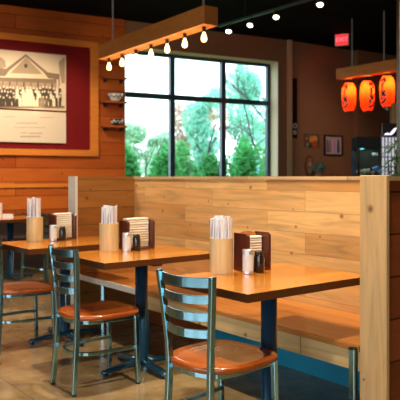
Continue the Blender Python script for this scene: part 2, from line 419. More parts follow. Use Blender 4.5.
_e = [O0+U*-8.4+NRM*.33, P1+NRM*.33, P1+U2*(uc+6)+N2*.2]
struct('ceiling', prism([(-5.2,-4.2),(16,-4.2),(16,_e[2].y)]+[(p.x, p.y) for p in _e[::-1]]+[(-5.2,_e[0].y)], CEIL, CEIL+.12), M['black'])
# the remaining room shell, behind and beside the camera, with the shopfront window openings
bm = bmesh.new()
box(bm, -5,16,-4.2,-4,0,.5); box(bm, -5,16,-4.2,-4,2.9,CEIL)
box(bm, -5,-4.6, -4.2,-4,.5,2.9); box(bm, -1.6, 16, -4.2, -4, .5, 2.9)
struct('wall_front', bm, M['plaster'])
bm = bmesh.new()
box(bm, -5.2,-5,-4.2,12,0,.5); box(bm, -5.2,-5,-4.2,12,2.9,CEIL)
for y in (-4.2,-1,2.2,5.4): box(bm, -5.2,-5, y, y+.3,.5,2.9)
box(bm, -5.2,-5, 5.7, 12, .5, 2.9)
struct('wall_left', bm, M['plaster'])

# ------------------------------------------------------------------ red display panel with cedar frame and poster
uL, uR = WL(-34)[0], WL(88.8)[0]
uRo = WL(97)[0]; zB = WL(60,149.8)[1]; zBo = WL(60,156)[1]
zTp = WL(60, 45.7)[1]; fz = zB-zBo
t = wthing('display_panel', 'crimson display panel in a broad cedar frame on the wood clad wall', 'wall panel', (uL+uR)/2, zBo, -.037)
cx = (uL+uR)/2
obj('backing_board', B(uL-cx, uR-cx, -.012, 0, fz, zTp-zBo), M['red'], t)
fd = .045
for nm, a in (('frame_rail', (uL-fz-cx, uRo-cx, -fd, 0, 0, fz)), ('frame_rail', (uL-fz-cx, uRo-cx, -fd, 0, zTp-zBo, zTp-zBo+fz)),
              ('frame_stile', (uL-fz-cx, uL-cx, -fd, 0, fz, zTp-zBo)), ('frame_stile', (uR-cx, uRo-cx, -fd, 0, fz, zTp-zBo))):
    obj(nm, B(*a), M['cedar_trim'], t, bevel=.004)
# poster
pL, pR = WL(-26)[0], WL(64.5)[0]
pz0, pz1 = WL(32,142.8)[1], WL(32,53.3)[1]; pm = WL(32,110.8)[1]
pc = (pL+pR)/2; pw = pR-pL; H_ = pz1-pz0
t = wthing('historic_poster', 'glossy poster with an old group photograph of a gabled house above a caption', 'poster', pc, pz0, -.052)
sep_l = mat('sepia_paper', (.66,.52,.36), .35, coat=.25, var=.12, vscale=3); cap_l = mat('caption_paper', (.62,.52,.40), .4, coat=.2)
sep_d = mat('sepia_dark_print', (.045,.03,.02), .4, coat=.2); sep_m = mat('sepia_mid_print', (.20,.13,.08), .4, coat=.2, var=.3, vscale=8)
sep_h = mat('sepia_roof_print', (.34,.24,.15), .4, coat=.2); inkm = mat('grey_caption_ink', (.30,.24,.20), .5)
zm = pm-pz0
obj('photograph', B(-pw/2, pw/2, -.03, 0, zm+.012, H_), sep_l, t, bevel=.002)
obj('caption_card', B(-pw/2, pw/2, -.03, 0, 0, zm-.012), cap_l, t, bevel=.002)
def flat(pts, y=-.032, dd=.001):
    bm = bmesh.new(); v = [bm.verts.new((x, y, z)) for x, z in pts]; f = bm.faces.new(v)
    r = bmesh.ops.extrude_face_region(bm, geom=[f]); bmesh.ops.translate(bm, verts=[q for q in r['geom'] if isinstance(q, bmesh.types.BMVert)], vec=(0, dd, 0)); return bm
def PX(px, py):
    u, z = WL(px, py); return (u-pc, z-pz0)
rf = obj('printed_roof', flat([PX(-22,76), PX(4,77), PX(8,71.5), PX(24.5,57.5), PX(42,73), PX(47,79), PX(58,80.5), PX(58,75), PX(46,73), PX(24.5,55), PX(5,69.5), PX(-22,69)]), sep_m, t)
obj('printed_gable', flat([PX(9,74), PX(24.5,58), PX(41,75)], -.0325), sep_h, t)
obj('printed_porch', flat([PX(-24,77.5), PX(55,80), PX(55,84), PX(-24,81)], -.033), sep_m, t)
obj('printed_window', flat([PX(23,68.5), PX(26,68.6), PX(26,65), PX(23,65)], -.0335), sep_d, t)
obj('printed_wall', flat([PX(-24,81), PX(55,84), PX(55,100), PX(-24,97)], -.0318), sep_h, t)
obj('printed_tree', flat([PX(-8,73), PX(-8,62), PX(0,58), PX(4,62), PX(5,68)], -.0312), sep_h, t)
obj('printed_tree', flat([PX(60,84), PX(58,72), PX(57,63), PX(60,60), PX(63,58), PX(63.5,84)], -.0322), sep_h, t)
for k, p in enumerate(range(-20, 62, 7)):
    obj('printed_post', flat([PX(p,80.5), PX(p+1.2,80.6), PX(p+1.2,97), PX(p,97)], -.0328), sep_m if k % 2 else sep_d, t)
fig_dark, fig_light = bmesh.new(), bmesh.new()
heads = bmesh.new()
def add_to(dst, src):
    me = bpy.data.meshes.new('x'); src.to_mesh(me); src.free(); dst.from_mesh(me); bpy.data.meshes.remove(me)
for row, (yb, n) in enumerate(((98, 26), (102.5, 28), (107, 26))):
    for k in range(n):
        p = -24+k*(86/n)+random.uniform(-.6,.6); top = yb-11+random.uniform(-1.2,1.2)
        dark = random.random() < (.85 if (p > 37 or p < 13) else .28); w = random.uniform(1.3, 1.9); yy = -.0335-row*.0006
        add_to(fig_dark if dark else fig_light, flat([PX(p-w,yb), PX(p+w,yb), PX(p+w*.9,top+4), PX(p+w*.5,top+2.6), PX(p-w*.5,top+2.6), PX(p-w*.9,top+4)], yy))
        add_to(heads, flat([PX(p+.8*cos(q*pi/4), top+1.3+1.1*sin(q*pi/4)) for q in range(8)], yy-.0002))
sep_w = mat('sepia_light_print', (.80,.68,.50), .4, coat=.2)
for nm, b_, mm in (('printed_people', fig_dark, sep_d), ('printed_people', fig_light, sep_w), ('printed_faces', heads, sep_w)):
    o = obj(nm, b_, mm, t); o['kind'] = 'stuff'
obj('printed_ground', flat([PX(-24,105.5), PX(63,106.5), PX(63,109), PX(-24,108)], -.033), sep_m, t)
random.seed(3)
for (a, b_, yy, hh) in ((3,14,117.3,.7),(38,52,118,.7),(16,36,123.5,.9),(13,44,128,.6),(20,26,133.2,.9),(28,41,133.6,1.1),(19,39,136.9,1.5)):
    bm = bmesh.new(); p = a
    while p < b_:
        w = random.uniform(.7, 1.6); add_to(bm, flat([PX(p,yy+hh/2), PX(min(p+w,b_),yy+hh/2), PX(min(p+w,b_),yy-hh/2), PX(p,yy-hh/2)], -.0315)); p += w+.45
    obj('caption_line', bm, inkm, t)['kind'] = 'stuff'

ub_ = WL(118)[0]
t = wthing('wall_banquette', 'dark upholstered banquette along the foot of the clad wall', 'banquette', ub_-2.6, 0, -.04)
obj('plinth', B(-2.6,2.6,-.50,-.01,0,.40), mat('dark_brown_laminate', (.018,.010,.008), .5), t, bevel=.005)
obj('seat_cushion', B(-2.6,2.6,-.54,-.14,.401,.47), mat('black_brown_vinyl', (.020,.012,.010), .4), t, bevel=.02)
obj('back_cushion', B(-2.6,2.6,-.139,-.01,.401,.74), bpy.data.materials['black_brown_vinyl'], t, bevel=.02)
# three small shelves with bowls beside the window
sh = []
for i, (ys, nm) in enumerate(((78.2, 'topmost'), (102.3, 'middle'), (126.5, 'lowest'))):
    ua_, z_ = WL(100, ys); ub_ = WL(122.5, ys)[0]
    lab = {'topmost':'empty small wooden shelf by the window, topmost of three on the clad wall',
           'middle':'small wooden shelf by the window carrying the white bowl',
           'lowest':'small wooden shelf by the window carrying the dark bowl'}[nm]
    t = wthing('wall_shelf', lab, 'shelf', (ua_+ub_)/2, z_-.02, -.036, 'small shelves beside the window')
    w = (ub_-ua_)/2
    obj('board', B(-w, w, -.17, 0, .0, .028), M['shelf'], t, bevel=.003)
    for s in (-1, 1): obj('bracket', B(s*w*.7-.012, s*w*.7+.012, -.11, 0, -.05, 0), M['blackm'], t)
    sh.append((ua_, ub_, z_-.02+.028, w))
def bowl(name, label, u, z, R, H, m, deco=None):
    t = wthing(name, label, 'bowl', u, z, -.036-.10, 'display bowls on the wall shelves')
    prof = [(0,.006),(R*.42,.006),(R*.42,0),(R*.46,0),(R*.5,.014),(R*.78,H*.45),(R,H),(R*.95,H),(R*.72,H*.5),(R*.4,.03),(0,.025)]
    obj('body', L(prof, 28), m, t, smooth=True)
    if deco:
        pts = []
        for q in range(72):
            aa = q*2*pi/72; f = .62+.26*sin(q*.79+R*40)*abs(sin(q*.25)); r_ = R*(.78+.22*max(0,(H*f-H*.45)/(H*.55)))+.0015; pts.append((r_*cos(aa), r_*sin(aa), H*f))
        bm = bmesh.new(); sweep(bm, pts, circ(.006, 6), closed=True)
        obj('painted_pattern', bm, deco, t)
bowl('ramen_bowl', 'white bowl with dark painted marks on the middle wall shelf', WL(112,101)[0], sh[1][2], .122, .115, M['ceramic'], M['brushmark'])
bowl('ramen_bowl', 'dark glazed bowl with a pale rim mark on the lowest wall shelf', WL(113.5,125)[0], sh[2][2], .10, .10, M['darkbowl'], M['ceramic'])

# ------------------------------------------------------------------ partition booth
XP = 3.09; YN, YF = 1.80, 4.92; PH = 1.274; XE = 2.505
struct('wall_booth_side', B(XP, XP+.14, YN+.15, YF-.001, .42, PH-.022), M['pine'])
kb = struct('baseboard_booth', B(XP+.001, XP+.139, YN+.15, 3.86, 0, .419), M['blue'])
struct('baseboard_booth_back', B(XP+.001, XP+.139, 3.861, YF-.001, 0, .419), M['redwood'])
struct('wall_booth_back', B(XE+.02, XP+.14, YF, YF+.12, 0, PH-.022), M['pine_far'])
struct('trim_3', B(XE-.004, XE+.019, YF-.004, YF+.124, 0, PH+.003), M['white_trim'])
struct('wall_booth_front', B(XE+.02, 6.4, YN+.012, YN+.149, 0, PH-.022), M['redwood'])
struct('trim_4', B(XE-.006, XE+.019, YN, YN+.152, 0, PH+.004), M['pale_trim'], bevel=.003)
bm = bmesh.new(); box(bm, XP-.008, XP+.148, YN+.152, YF+.122, PH-.021, PH)
struct('trim_5', bm, M['cap'])
struct('trim_6', B(XE+.02, 6.4, YN+.004, YN+.151, PH-.021, PH), M['cap'])
struct('trim_7', B(XE+.02, XP-.009, YF-.003, YF+.122, PH-.021, PH), M['pine_far'])

# bench sections
t = thing('booth_bench', 'long wooden booth bench section with pine fascia below the near tables', 'bench', (2.80, 2.9, 0), 0, 'bench sections along the partition')
ya, yb = YN+.16-2.9, 3.855-2.9
obj('seat_board', B(-.30, XP-2.80-.003, ya, yb, .425, .455), M['bench'], t, bevel=.004)
obj('fascia', B(-.292, -.262, ya, yb, .33, .424), M['fascia'], t, bevel=.002)
for y in (ya+.02, 0, yb-.05):
    obj('bearer', B(-.26, XP-2.80-.004, y, y+.03, .37, .424), M['shelf'], t)
l = obj('leg', B(-.328, -.296, ya+.005, ya+.037, 0, .44), M['steel'], t, bevel=.003); obj('cap', B(-.329,-.295, ya+.004, ya+.038, .44,.446), M['blackm'], l)
t = thing('booth_bench', 'far wooden booth bench section with thin pale edge and round steel leg', 'bench', (2.80, 4.4, 0), 0, 'bench sections along the partition')
obj('seat_board', B(-.29, XP-2.80-.003, 3.86-4.4, YF-4.4-.003, .425, .455), M['bench'], t, bevel=.004)
obj('edge_strip', B(-.305, -.291, 3.86-4.4, YF-4.4-.003, .415, .457), M['white_trim'], t)
for y in (4.56-4.4, 3.93-4.4):
    obj('leg', L([(0,0),(.024,0),(.024,.424),(0,.424)], 16, (-.23, y, 0)), M['steel'], t, smooth=False)

# ------------------------------------------------------------------ pedestal tables
def make_table(label, grp):
    t = thing('pedestal_table', label, 'table', (0,0,0), 0, grp)
    top = obj('tabletop', B(-.43, .43, -.31, .31, .722, .76), M['table'], t, bevel=.002)
    bm = bmesh.new()
    for a in ((-.4325,-.4302,-.3125,.3125),(.4302,.4325,-.3125,.3125),(-.4302,.4302,-.3125,-.3102),(-.4302,.4302,.3102,.3125)): box(bm, *a, .7215, .7595)
    obj('edge_band', bm, M['table_edge'], t)
    obj('column', L([(0,.035),(.056,.035),(.050,.05),(.042,.06),(.042,.70),(0,.70)], 24), M['pole'], t, smooth=True)
    bm = bmesh.new(); box(bm, -.2,.2,-.03,.03,.70,.7205); box(bm, -.03,.03,-.2,-.031,.70,.7205); box(bm, -.03,.03,.031,.2,.70,.7205)
    obj('mounting_spider', bm, M['pole'], t)
    for k in range(4):
        a = k*pi/2; d = Vector((cos(a), sin(a), 0))
        r = .30
        pts = [d*.02+Vector((0,0,.05)), d*.12+Vector((0,0,.043)), d*.24+Vector((0,0,.032)), d*(r-.02)+Vector((0,0,.027)), d*r+Vector((0,0,.024))]
        bm = bmesh.new(); n = 10; rings = []
        s = Vector((-d.y, d.x, 0))
        for i, p in enumerate(pts):
            w = (.038,.034,.030,.028,.014)[i]; h = (.024,.020,.017,.016,.010)[i]
            rings.append([bm.verts.new(p+s*w*cos(2*pi*q/n)+Vector((0,0,h*sin(2*pi*q/n)))) for q in range(n)])
        for x, y in zip(rings, rings[1:]):
            for q in range(n): bm.faces.new((x[q], x[(q+1) % n], y[(q+1) % n], y[q]))
        bm.faces.new(rings[0][::-1]); bm.faces.new(rings[-1])
        f = obj('base_foot', bm, M['foot'], t, smooth=True)
        obj('glide', L([(0,0),(.016,0),(.016,.012),(0,.012)], 12, d*(r-.03)), M['blackm'], f)
    return t
GT = 'square pedestal tables in the booth row'
TAB = make_table('nearest varnished wooden pedestal table, beside the closest chair', GT)
TX = 1.873+.4325
TAB.location = (TX, 2.375, 0)
tb2 = dup(TAB, (TX+.008, 3.635, 0), label='middle varnished pedestal table between the near and far booth tables')
tb1 = dup(TAB, (1.825+.4325, 4.61, 0), label='farthest booth table, its end touching the whitewashed partition post')
for ch in [c for c in COL.objects if c.parent == tb2 and c.name.split('.')[0] in ('column', 'base_foot', 'mounting_spider')]:
    ch.location.x -= .005; ch.location.y -= .05     # its base stands a little off centre
tb0 = dup(TAB, (3.05, 7.75, 0), rz=0.0, label='background pedestal table beyond the booth, at the left edge by the clad wall', group='tables beyond the booth')

# ------------------------------------------------------------------ ladder back chairs (facing +x)
def make_chair(label, grp):
    t = thing('ladder_back_chair', label, 'chair', (0,0,0), 0, grp)
    S = M['steel']
    # seat: shaped wood saddle
    bm = bmesh.new(); n = 40; out = []
    def outline(a):
        c, s = cos(a), sin(a)
        x = (abs(c)**.42)*.245 if c > 0 else -(abs(c)**.75)*.205
        wy = .215 if x > 0 else .215-.055*(-x/.205)**2
        y = (abs(s)**.52)*(1 if s > 0 else -1)*wy
        return x, y
    pr = [outline(2*pi*i/n) for i in range(n)]
    def ring(sc_, z, dip=0): return [bm.verts.new((x*sc_, y*sc_, z-dip*(1-((x/.205)**2)*.6))) for x, y in pr]
    rs = [ring(.5, .427), ring(.96, .427), ring(1.0, .434), ring(1.0, .449), ring(.975, .457), ring(.8, .453), ring(.5, .449), ring(.2, .448)]
    for a, b_ in zip(rs, rs[1:]):
        for i in range(n): bm.faces.new((a[i], a[(i+1) % n], b_[(i+1) % n], b_[i]))
    bm.faces.new(rs[0][::-1]); bm.faces.new(rs[-1])
    obj('seat', bm, M['seat'], t, smooth=True)
    # seat frame and curved stretcher: U shaped bars bulging at the back
    def U_(z, hw, xf, xb, bulge, w, h):
        hr = .130; pts = [(xf, -hw, z), (xb*.3, -hw+.008, z)]
        for i in range(13):
            a = -pi/2-pi*i/12
            pts.append((xb+bulge*cos(a), (hr+.012)*sin(a), z))
        pts += [(xb*.3, hw-.008, z), (xf, hw, z)]
        bm = bmesh.new(); sweep(bm, pts, rect(w, h)); return bm
    obj('seat_frame', U_(.413, .160, .19, -.09, .085, .022, .026), S, t, bevel=.003)
    obj('stretcher', U_(.225, .157, .205, -.09, .09, .014, .022), S, t, bevel=.003)
    obj('front_rail', B(.188, .210, -.148, .148, .400, .426), S, t, bevel=.003)
    hw = .166
    for s in (-1, 1):
        bm = bmesh.new(); sweep(bm, [(.200, s*(hw+.003), .426), (.205, s*(hw+.005), .25), (.212, s*(hw+.010), .006)], rect(.026,.026), up=(0,1,0))
        lg = obj('leg', bm, S, t, bevel=.004)
        obj('foot_glide', L([(0,0),(.015,0),(.015,.008),(0,.008)], 12, (.212, s*(hw+.010), 0)), M['blackm'], lg)
        # rear leg sweeps up into the back post
        pts = [(-.205, s*.142, .006), (-.195, s*.137, .15), (-.184, s*.131, .30), (-.180, s*.129, .44), (-.183, s*.134, .54), (-.192, s*.147, .67), (-.202, s*.161, .79), (-.208, s*.167, .852)]
        bm = bmesh.new(); sweep(bm, pts, rect(.030,.024), up=(0,1,0))
        lg = obj('leg', bm, S, t, bevel=.004)
        obj('foot_glide', L([(0,0),(.015,0),(.015,.008),(0,.008)], 12, (-.205, s*.142, 0)), M['blackm'], lg)
    for k in range(4):
        z = .826-k*.074; xb = -.181-.027*max(0, (z-.5))/.338; hb = .129+.037*(z-.44)/.40-.010
        pts = []
        for i in range(13):
            f = -1+2*i/12
            pts.append((xb-.040*(1-f*f), f*hb, z-.004*(1-f*f)))
        bm = bmesh.new(); sweep(bm, pts, rect(.009, .038 if k else .044))
        obj('back_slat', bm, S, t, bevel=.002)
    return t
GC = 'ladder back chairs at the booth tables'
CH = make_chair('nearest steel ladder back chair, at the front table by the photo centre', GC)
CH.location = (1.87, 2.262, 0); CH.rotation_euler = (0,0,radians(7))
dup(CH, (1.915, 3.515, 0), radians(0), 'steel ladder back chair at the middle booth table')
dup(CH, (1.875, 4.60, 0), radians(-1), 'steel ladder back chair cut by the left edge, at the far booth table')
GB = 'chairs beyond the booth tables'
dup(CH, (2.30, 6.85, 0), radians(60), 'shadowed ladder back chair seen below the far table, left of its column', GB)
dup(CH, (3.15, 6.95, 0), radians(100), 'shadowed ladder back chair seen below the far table, right of its column', GB)

# ------------------------------------------------------------------ table-top things
def chop_holder(loc, R, H, label, n, cup_name, seed, hh=.24):
    rnd = random.Random(seed)
    t = thing('chopstick_cup', label, 'cup', loc, 0, 'bamboo chopstick cups')
    bm = L([(0,.008),(R*.86,.008),(R*.86,H),(R,H),(R,0),(0,0)], 40)
    obj('body', bm, M['bamboo'], t)
    done = []
    k = 0
    while len(done) < n and k < 4000:
        k += 1
        a = rnd.uniform(0, 2*pi); r = R*.78*math.sqrt(rnd.random()); x, y = r*cos(a), r*sin(a)
        if any((x-q[0])**2+(y-q[1])**2 < .0175**2 for q in done): continue
        done.append((x, y))
    for i, (x, y) in enumerate(done):
        h = hh+rnd.uniform(-.016, .006); lean = (x*.10, y*.10)
        c = thing('wrapped_chopsticks', 'paper wrapped chopsticks standing in the bamboo cup on the '+cup_name, 'chopsticks', (loc[0]+x, loc[1]+y, loc[2]+.0085), rnd.uniform(0, pi), 'wrapped chopsticks in the cup on the '+cup_name)
        bm = bmesh.new(); sweep(bm, [(0,0,0), (lean[0], lean[1], h)], rect(.017, .007), up=(0,1,0))
        obj('paper_sleeve', bm, M['sleeve'], c, bevel=.001)
        bm = bmesh.new(); sweep(bm, [(lean[0]*.80, lean[1]*.80, h*.80), (lean[0]*.86, lean[1]*.86, h*.86)], rect(.0176, .0076), up=(0,1,0))
        if i % 5 == 0: obj('printed_band', bm, M['sleeve_band'], c)
        else: bm.free()
TZ = .76
chop_holder((2.193, 2.622, TZ+.0006), .062, .185, 'bamboo cup of chopsticks on the nearest table', 30, 'nearest table', 1, .290)
chop_holder((2.235, 3.885, TZ+.0006), .066, .190, 'bamboo cup of chopsticks on the middle table', 30, 'middle table', 2, .30)
chop_holder((2.105, 4.835, TZ+.0006), .064, .190, 'bamboo cup of chopsticks on the farthest booth table', 10, 'farthest booth table', 3, .335)

def caddy_set(x, y, where, w=.19, d=.115, H=.205, napkin_up=0):
    """x,y = front left corner of the caddy; opening faces -y"""
    z = TZ+.0006
    t = thing('napkin_caddy', 'dark red wooden napkin caddy on the '+where, 'caddy', (x+w/2, y+d/2, z), 0, 'napkin caddies')
    p = .016
    for s in (-1, 1):
        x0 = -w/2 if s < 0 else w/2-p
        bm = bmesh.new(); pts = [(-d/2,0),(d/2,0),(d/2,H),(-d/2+.02,H),(-d/2,H-.012)]
        va = [bm.verts.new((x0, a, b_)) for a, b_ in pts]; vb = [bm.verts.new((x0+p, a, b_)) for a, b_ in pts]
        bm.faces.new(va); bm.faces.new(vb[::-1])
        for i in range(5): bm.faces.new((va[i], va[(i+1) % 5], vb[(i+1) % 5], vb[i]))
        obj('side_panel', bm, M['caddy'], t, bevel=.002)
    bm = bmesh.new(); n = 12; q = w/2-p-.0005
    top = [(-q+2*q*i/n, H-.012+.018*sin(pi*i/n)) for i in range(n+1)]
    pts = [(-q,0),(q,0)]+top[::-1]
    va = [bm.verts.new((a, d/2-.012, b_)) for a, b_ in pts]; vb = [bm.verts.new((a, d/2, b_)) for a, b_ in pts]
    bm.faces.new(va); bm.faces.new(vb[::-1])
    for i in range(len(pts)): bm.faces.new((va[i], va[(i+1) % len(pts)], vb[(i+1) % len(pts)], vb[i]))
    obj('back_panel', bm, M['caddy_back'], t)
    obj('base_panel', B(-q, q, -d/2, d/2-.0125, 0, .012), M['caddy'], t)
    # napkins: three folded bundles laid flat on each other
    tot = H-.020+napkin_up; zz = z+.0125
    for k, (f, mm, lab) in enumerate(((.50, 'napkin2', 'lowest tan paper napkin bundle in the caddy on the '), (.26, 'napkin', 'middle cream paper napkin bundle in the caddy on the '), (.24, 'napkin', 'topmost cream paper napkin bundle in the caddy on the '))):
        hk = (tot-.0125)*f
        o = obj('napkin_bundle', napk(q-.004, .027, hk-.0006, k, 6 if f > .4 else 3), M[mm])
        o.location = (x+w/2, y+d-.012-.0285, zz); zz += hk
        tag(o, lab+where, 'napkins', 'napkin bundles')
    # soy bottle inside at the front right
    s = thing('sauce_bottle', 'dark sauce bottle right of the silver shaker on the '+where, 'bottle', (x+.050, y-.033, z), 0, 'sauce bottles')
    obj('body', L([(0,0),(.026,0),(.028,.004),(.028,.078),(.024,.090),(.024,.095),(0,.095)], 24), M['soy'], s, smooth=True)
    obj('cap', L([(0,.0955),(.0235,.0955),(.0235,.110),(.020,.113),(0,.113)], 20), M['cap_red'], s)
    bm = bmesh.new(); n = 5; R = .0288; rr = []
    for i in range(n+1):
        a = -pi*.20+i*.10
        rr.append((bm.verts.new((R*cos(a), R*sin(a), .008)), bm.verts.new((R*cos(a), R*sin(a), .075))))
    for a, b_ in zip(rr, rr[1:]): bm.faces.new((a[0], b_[0], b_[1], a[1]))
    lb = obj('label', bm, M['white'], s); sm = lb.modifiers.new('solid', 'SOLIDIFY'); sm.thickness = .0006; sm.offset = 1
    # shaker standing before the caddy
    s = thing('spice_shaker', 'silver spice shaker standing before the caddy on the '+where, 'shaker', (x-.030, y-.034, z), 0, 'silver spice shakers')
    obj('body', L([(0,0),(.0275,0),(.0285,.003),(.0285,.112),(0,.112)], 24), M['tin'], s, smooth=False)
    obj('printed_wrap', L([(.0288,.016),(.0290,.018),(.0290,.100),(.0288,.102)], 24), M['tinlabel'], s)
    obj('lid', L([(0,.1125),(.0295,.1125),(.0295,.124),(.026,.128),(0,.129)], 24), M['tin'], s)
def napk(hw, hd, h, k, n):
    bm = bmesh.new(); rnd = random.Random(k*7+n); st = h/n
    for i in range(n):     # folded sheets with a rounded front fold
        e = rnd.uniform(0, .004); s_ = rnd.uniform(-.0015, .0015); z0 = i*st; z1 = z0+st*.93
        pts = [(hd, z0), (-hd+e+.003, z0), (-hd+e, (z0+z1)/2), (-hd+e+.003, z1), (hd, z1)]
        va = [bm.verts.new((-hw+.0015+s_, a, b_)) for a, b_ in pts]; vb = [bm.verts.new((hw-.0015+s_, a, b_)) for a, b_ in pts]
        bm.faces.new(va); bm.faces.new(vb[::-1])
        for q in range(5): bm.faces.new((va[q], va[(q+1) % 5], vb[(q+1) % 5], vb[q]))
    return bm
caddy_set(2.305, 2.535, 'nearest table', w=.172)
caddy_set(2.335, 3.80, 'middle table', w=.225, napkin_up=.035)
caddy_set(2.245, 4.765, 'farthest booth table', w=.195, napkin_up=.03)
# things on the background table
t = thing('chopstick_cup', 'pale cup at the left edge on the background table', 'cup', (*onray(-2.5, 8.15)[:2], TZ+.0006), 0, 'cups on the background table')
obj('body', L([(0,.008),(.05,.008),(.05,.18),(.058,.18),(.058,0),(0,0)], 24), M['white'], t)
for i, p in enumerate((4.3, 8, 11.5)):
    q = onray(p, 7.97+.0*i)
    o = obj('table_card', B(-.022, .022, -.004, .004, 0, .05), M['white']); o.location = (q.x, q.y, TZ-.02+.0206); o.rotation_euler = (0,0,-YAW)
    tag(o, ['leftmost','middle','rightmost'][i]+' of three small pale cards standing on the background table', 'card', 'small cards on the background table')

# ------------------------------------------------------------------ pendant beam with filament bulbs
def chain_bm(x, y, z0, z1, link=.045, r=.0045, w=.011):
    bm = bmesh.new(); n = int((z1-z0)/(link*.78))
    st = (z1-z0)/n
    for i in range(n):
        zc = z0+st*(i+.5); flat_ = i % 2
        pts = []
        for q in range(8):
            a = 2*pi*q/8; dx = w*cos(a); dz = link*.5*sin(a)
            pts.append((x+(dx if flat_ else 0), y+(0 if flat_ else dx), zc+dz))
        sweep(bm, pts, circ(r, 5), closed=True, up=(0,1,0) if flat_ else (1,0,0))
    return bm
BZ, BH, BW = 2.765, .185, .17
_n, _f = onray(204, 6.24), onray(98, 8.14); _d = (_f-_n); ly = _d.length/2; _d.normalize(); _s = Vector((_d.y, -_d.x, 0))
PC = (_n+_f)/2+_s*BW/2; PRZ = math.atan2(_d.y, _d.x)-pi/2
t = thing('beam_pendant_light', 'long timber beam pendant with seven bare filament bulbs on chains', 'pendant light', (PC.x, PC.y, BZ), PRZ)
obj('beam', B(-BW/2, BW/2, -ly, ly, 0, BH), M['beam'], t, bevel=.006)
for y in (-ly+.13, ly-.24):
    obj('chain', chain_bm(0, y, BH, CEIL-BZ-.003), M['chain'], t)
bulb_glass = M['filament']
for i in range(7):
    yb_ = -ly+.12+i*(2*ly-.26)/6
    bl = obj('bulb', L([(0,-.148),(.015,-.146),(.027,-.133),(.030,-.115),(.025,-.090),(.015,-.064),(.012,-.052),(0,-.052)], 16, (0, yb_, 0)), bulb_glass, t, smooth=True)
    obj('socket', L([(0,0),(.020,0),(.020,-.030),(.016,-.0515),(0,-.0515)], 14, (0, yb_, 0)), M['blackm'], bl)

def lamp(name, kind, loc, energy, col, **k):
    ld = bpy.data.lights.new(name, kind); ld.energy = energy; ld.color = col
    for a, b_ in k.items():
        if a not in ('rot', 'to'): setattr(ld, a, b_)
    o = bpy.data.objects.new(name, ld); COL.objects.link(o); o.location = loc
    if 'to' in k:
        o.rotation_euler = (Vector(k['to'])-Vector(loc)).to_track_quat('-Z', 'Y').to_euler()
    return o
WARM = (1,.62,.30)
for i in range(7):
    _p = PC+_d*(-ly+.12+i*(2*ly-.26)/6)
    lamp('filament_light', 'POINT', (_p.x, _p.y, BZ-.20), 3.0, WARM, shadow_soft_size=.04)

# ------------------------------------------------------------------ lantern beam and three lanterns
LX = 7.86; p0 = 336; 
def yat(px, X):   # y of the line x = X seen at px
    r = onray(px, 1.0); return r.y/r.x*X
Ya = yat(336, LX); Yb = yat(412, LX)
t = thing('lantern_beam', 'short timber beam hung on chains above the red lanterns', 'beam', (LX+.08, (Ya+Yb)/2, 2.80))
hl = (Ya-Yb)/2
obj('beam', B(-.08, .08, -hl, hl, 0, .165), M['beam'], t, bevel=.006)
for px in (352, 384): obj('chain', chain_bm(0, yat(px, LX+.08)-(Ya+Yb)/2, .165, CEIL-2.80-.003), M['chain'], t)
blk = mat('black_lettering', (.01,.008,.008), .6); wht = mat('white_letter_outline', (.85,.60,.52), .6)
def lantern(px, pyt, pyb, label, face_px_offset, tagged=False):
    X = LX+.08; y = yat(px, X); d = y*cos(YAW)+X*sin(YAW)
    zt_, zb_ = zat(pyt, d), zat(pyb, d); H = zt_-zb_; R = .108
    t = thing('paper_lantern', label, 'lantern', (X, y, zb_), 0, 'red paper lanterns under the beam')
    prof = []
    n = 22
    for i in range(n+1):
        f = i/n; r = R*(1-abs(2*f-1)**4.2*.42); r += .0022*(1 if i % 2 else -1); prof.append((r, .012+f*(H-.024)))
    o = obj('paper_shade', L(prof, 32), M['paper'], t, smooth=True)
    obj('top_ring', L([(.035,H-.014),(.064,H-.012),(.064,H),(.035,H)], 24), M['blackm'], t)
    obj('bottom_ring', L([(.0,0),(.064,0),(.064,.013),(0,.013)], 24), M['blackm'], t)
    obj('cord', T([(0,0,H-.012),(0,0,2.7995-zb_)], .004, 6), M['blackm'], t)
    # lettering wrapped on the side that faces the camera, turned by an angle
    toc = math.atan2(-y, -X); ang = toc+face_px_offset
    def wrap(bm, lift):
        for v in bm.verts:
            zz = v.co.z; f = (zz+H/2-.012)/(H-.024); rr = R*(1-min(1,abs(2*f-1))**4.2*.42)+.0035+lift
            a = ang+v.co.x/R; k = rr-(v.co.y)
            v.co = Vector((k*cos(a), k*sin(a), zz+H/2))
        return bm
    obj('lettering_outline', wrap(text_bm('ラーメン', .122, .0008, True, .76, bold=.011), 0), wht, t)
    obj('lettering', wrap(text_bm('ラーメン', .122, .0008, True, .76, bold=.0065), .0016), blk, t)
    if tagged: obj('hanging_tag', B(-.03,.03,-.003,.003,-.035,-.001), M['white'], t)
    lamp('lantern_bulb', 'POINT', (X, y, zb_+H*.74), 4.0, (1,.66,.30), shadow_soft_size=.03)
lantern(348.9, 82.6, 112.2, 'leftmost red paper lantern with black lettering', -.60)
lantern(367.2, 80.6, 111.8, 'middle of the three red paper lanterns', .66)
lantern(387.2, 75.6, 107.8, 'rightmost red paper lantern, with a small white tag beneath', -.60, True)

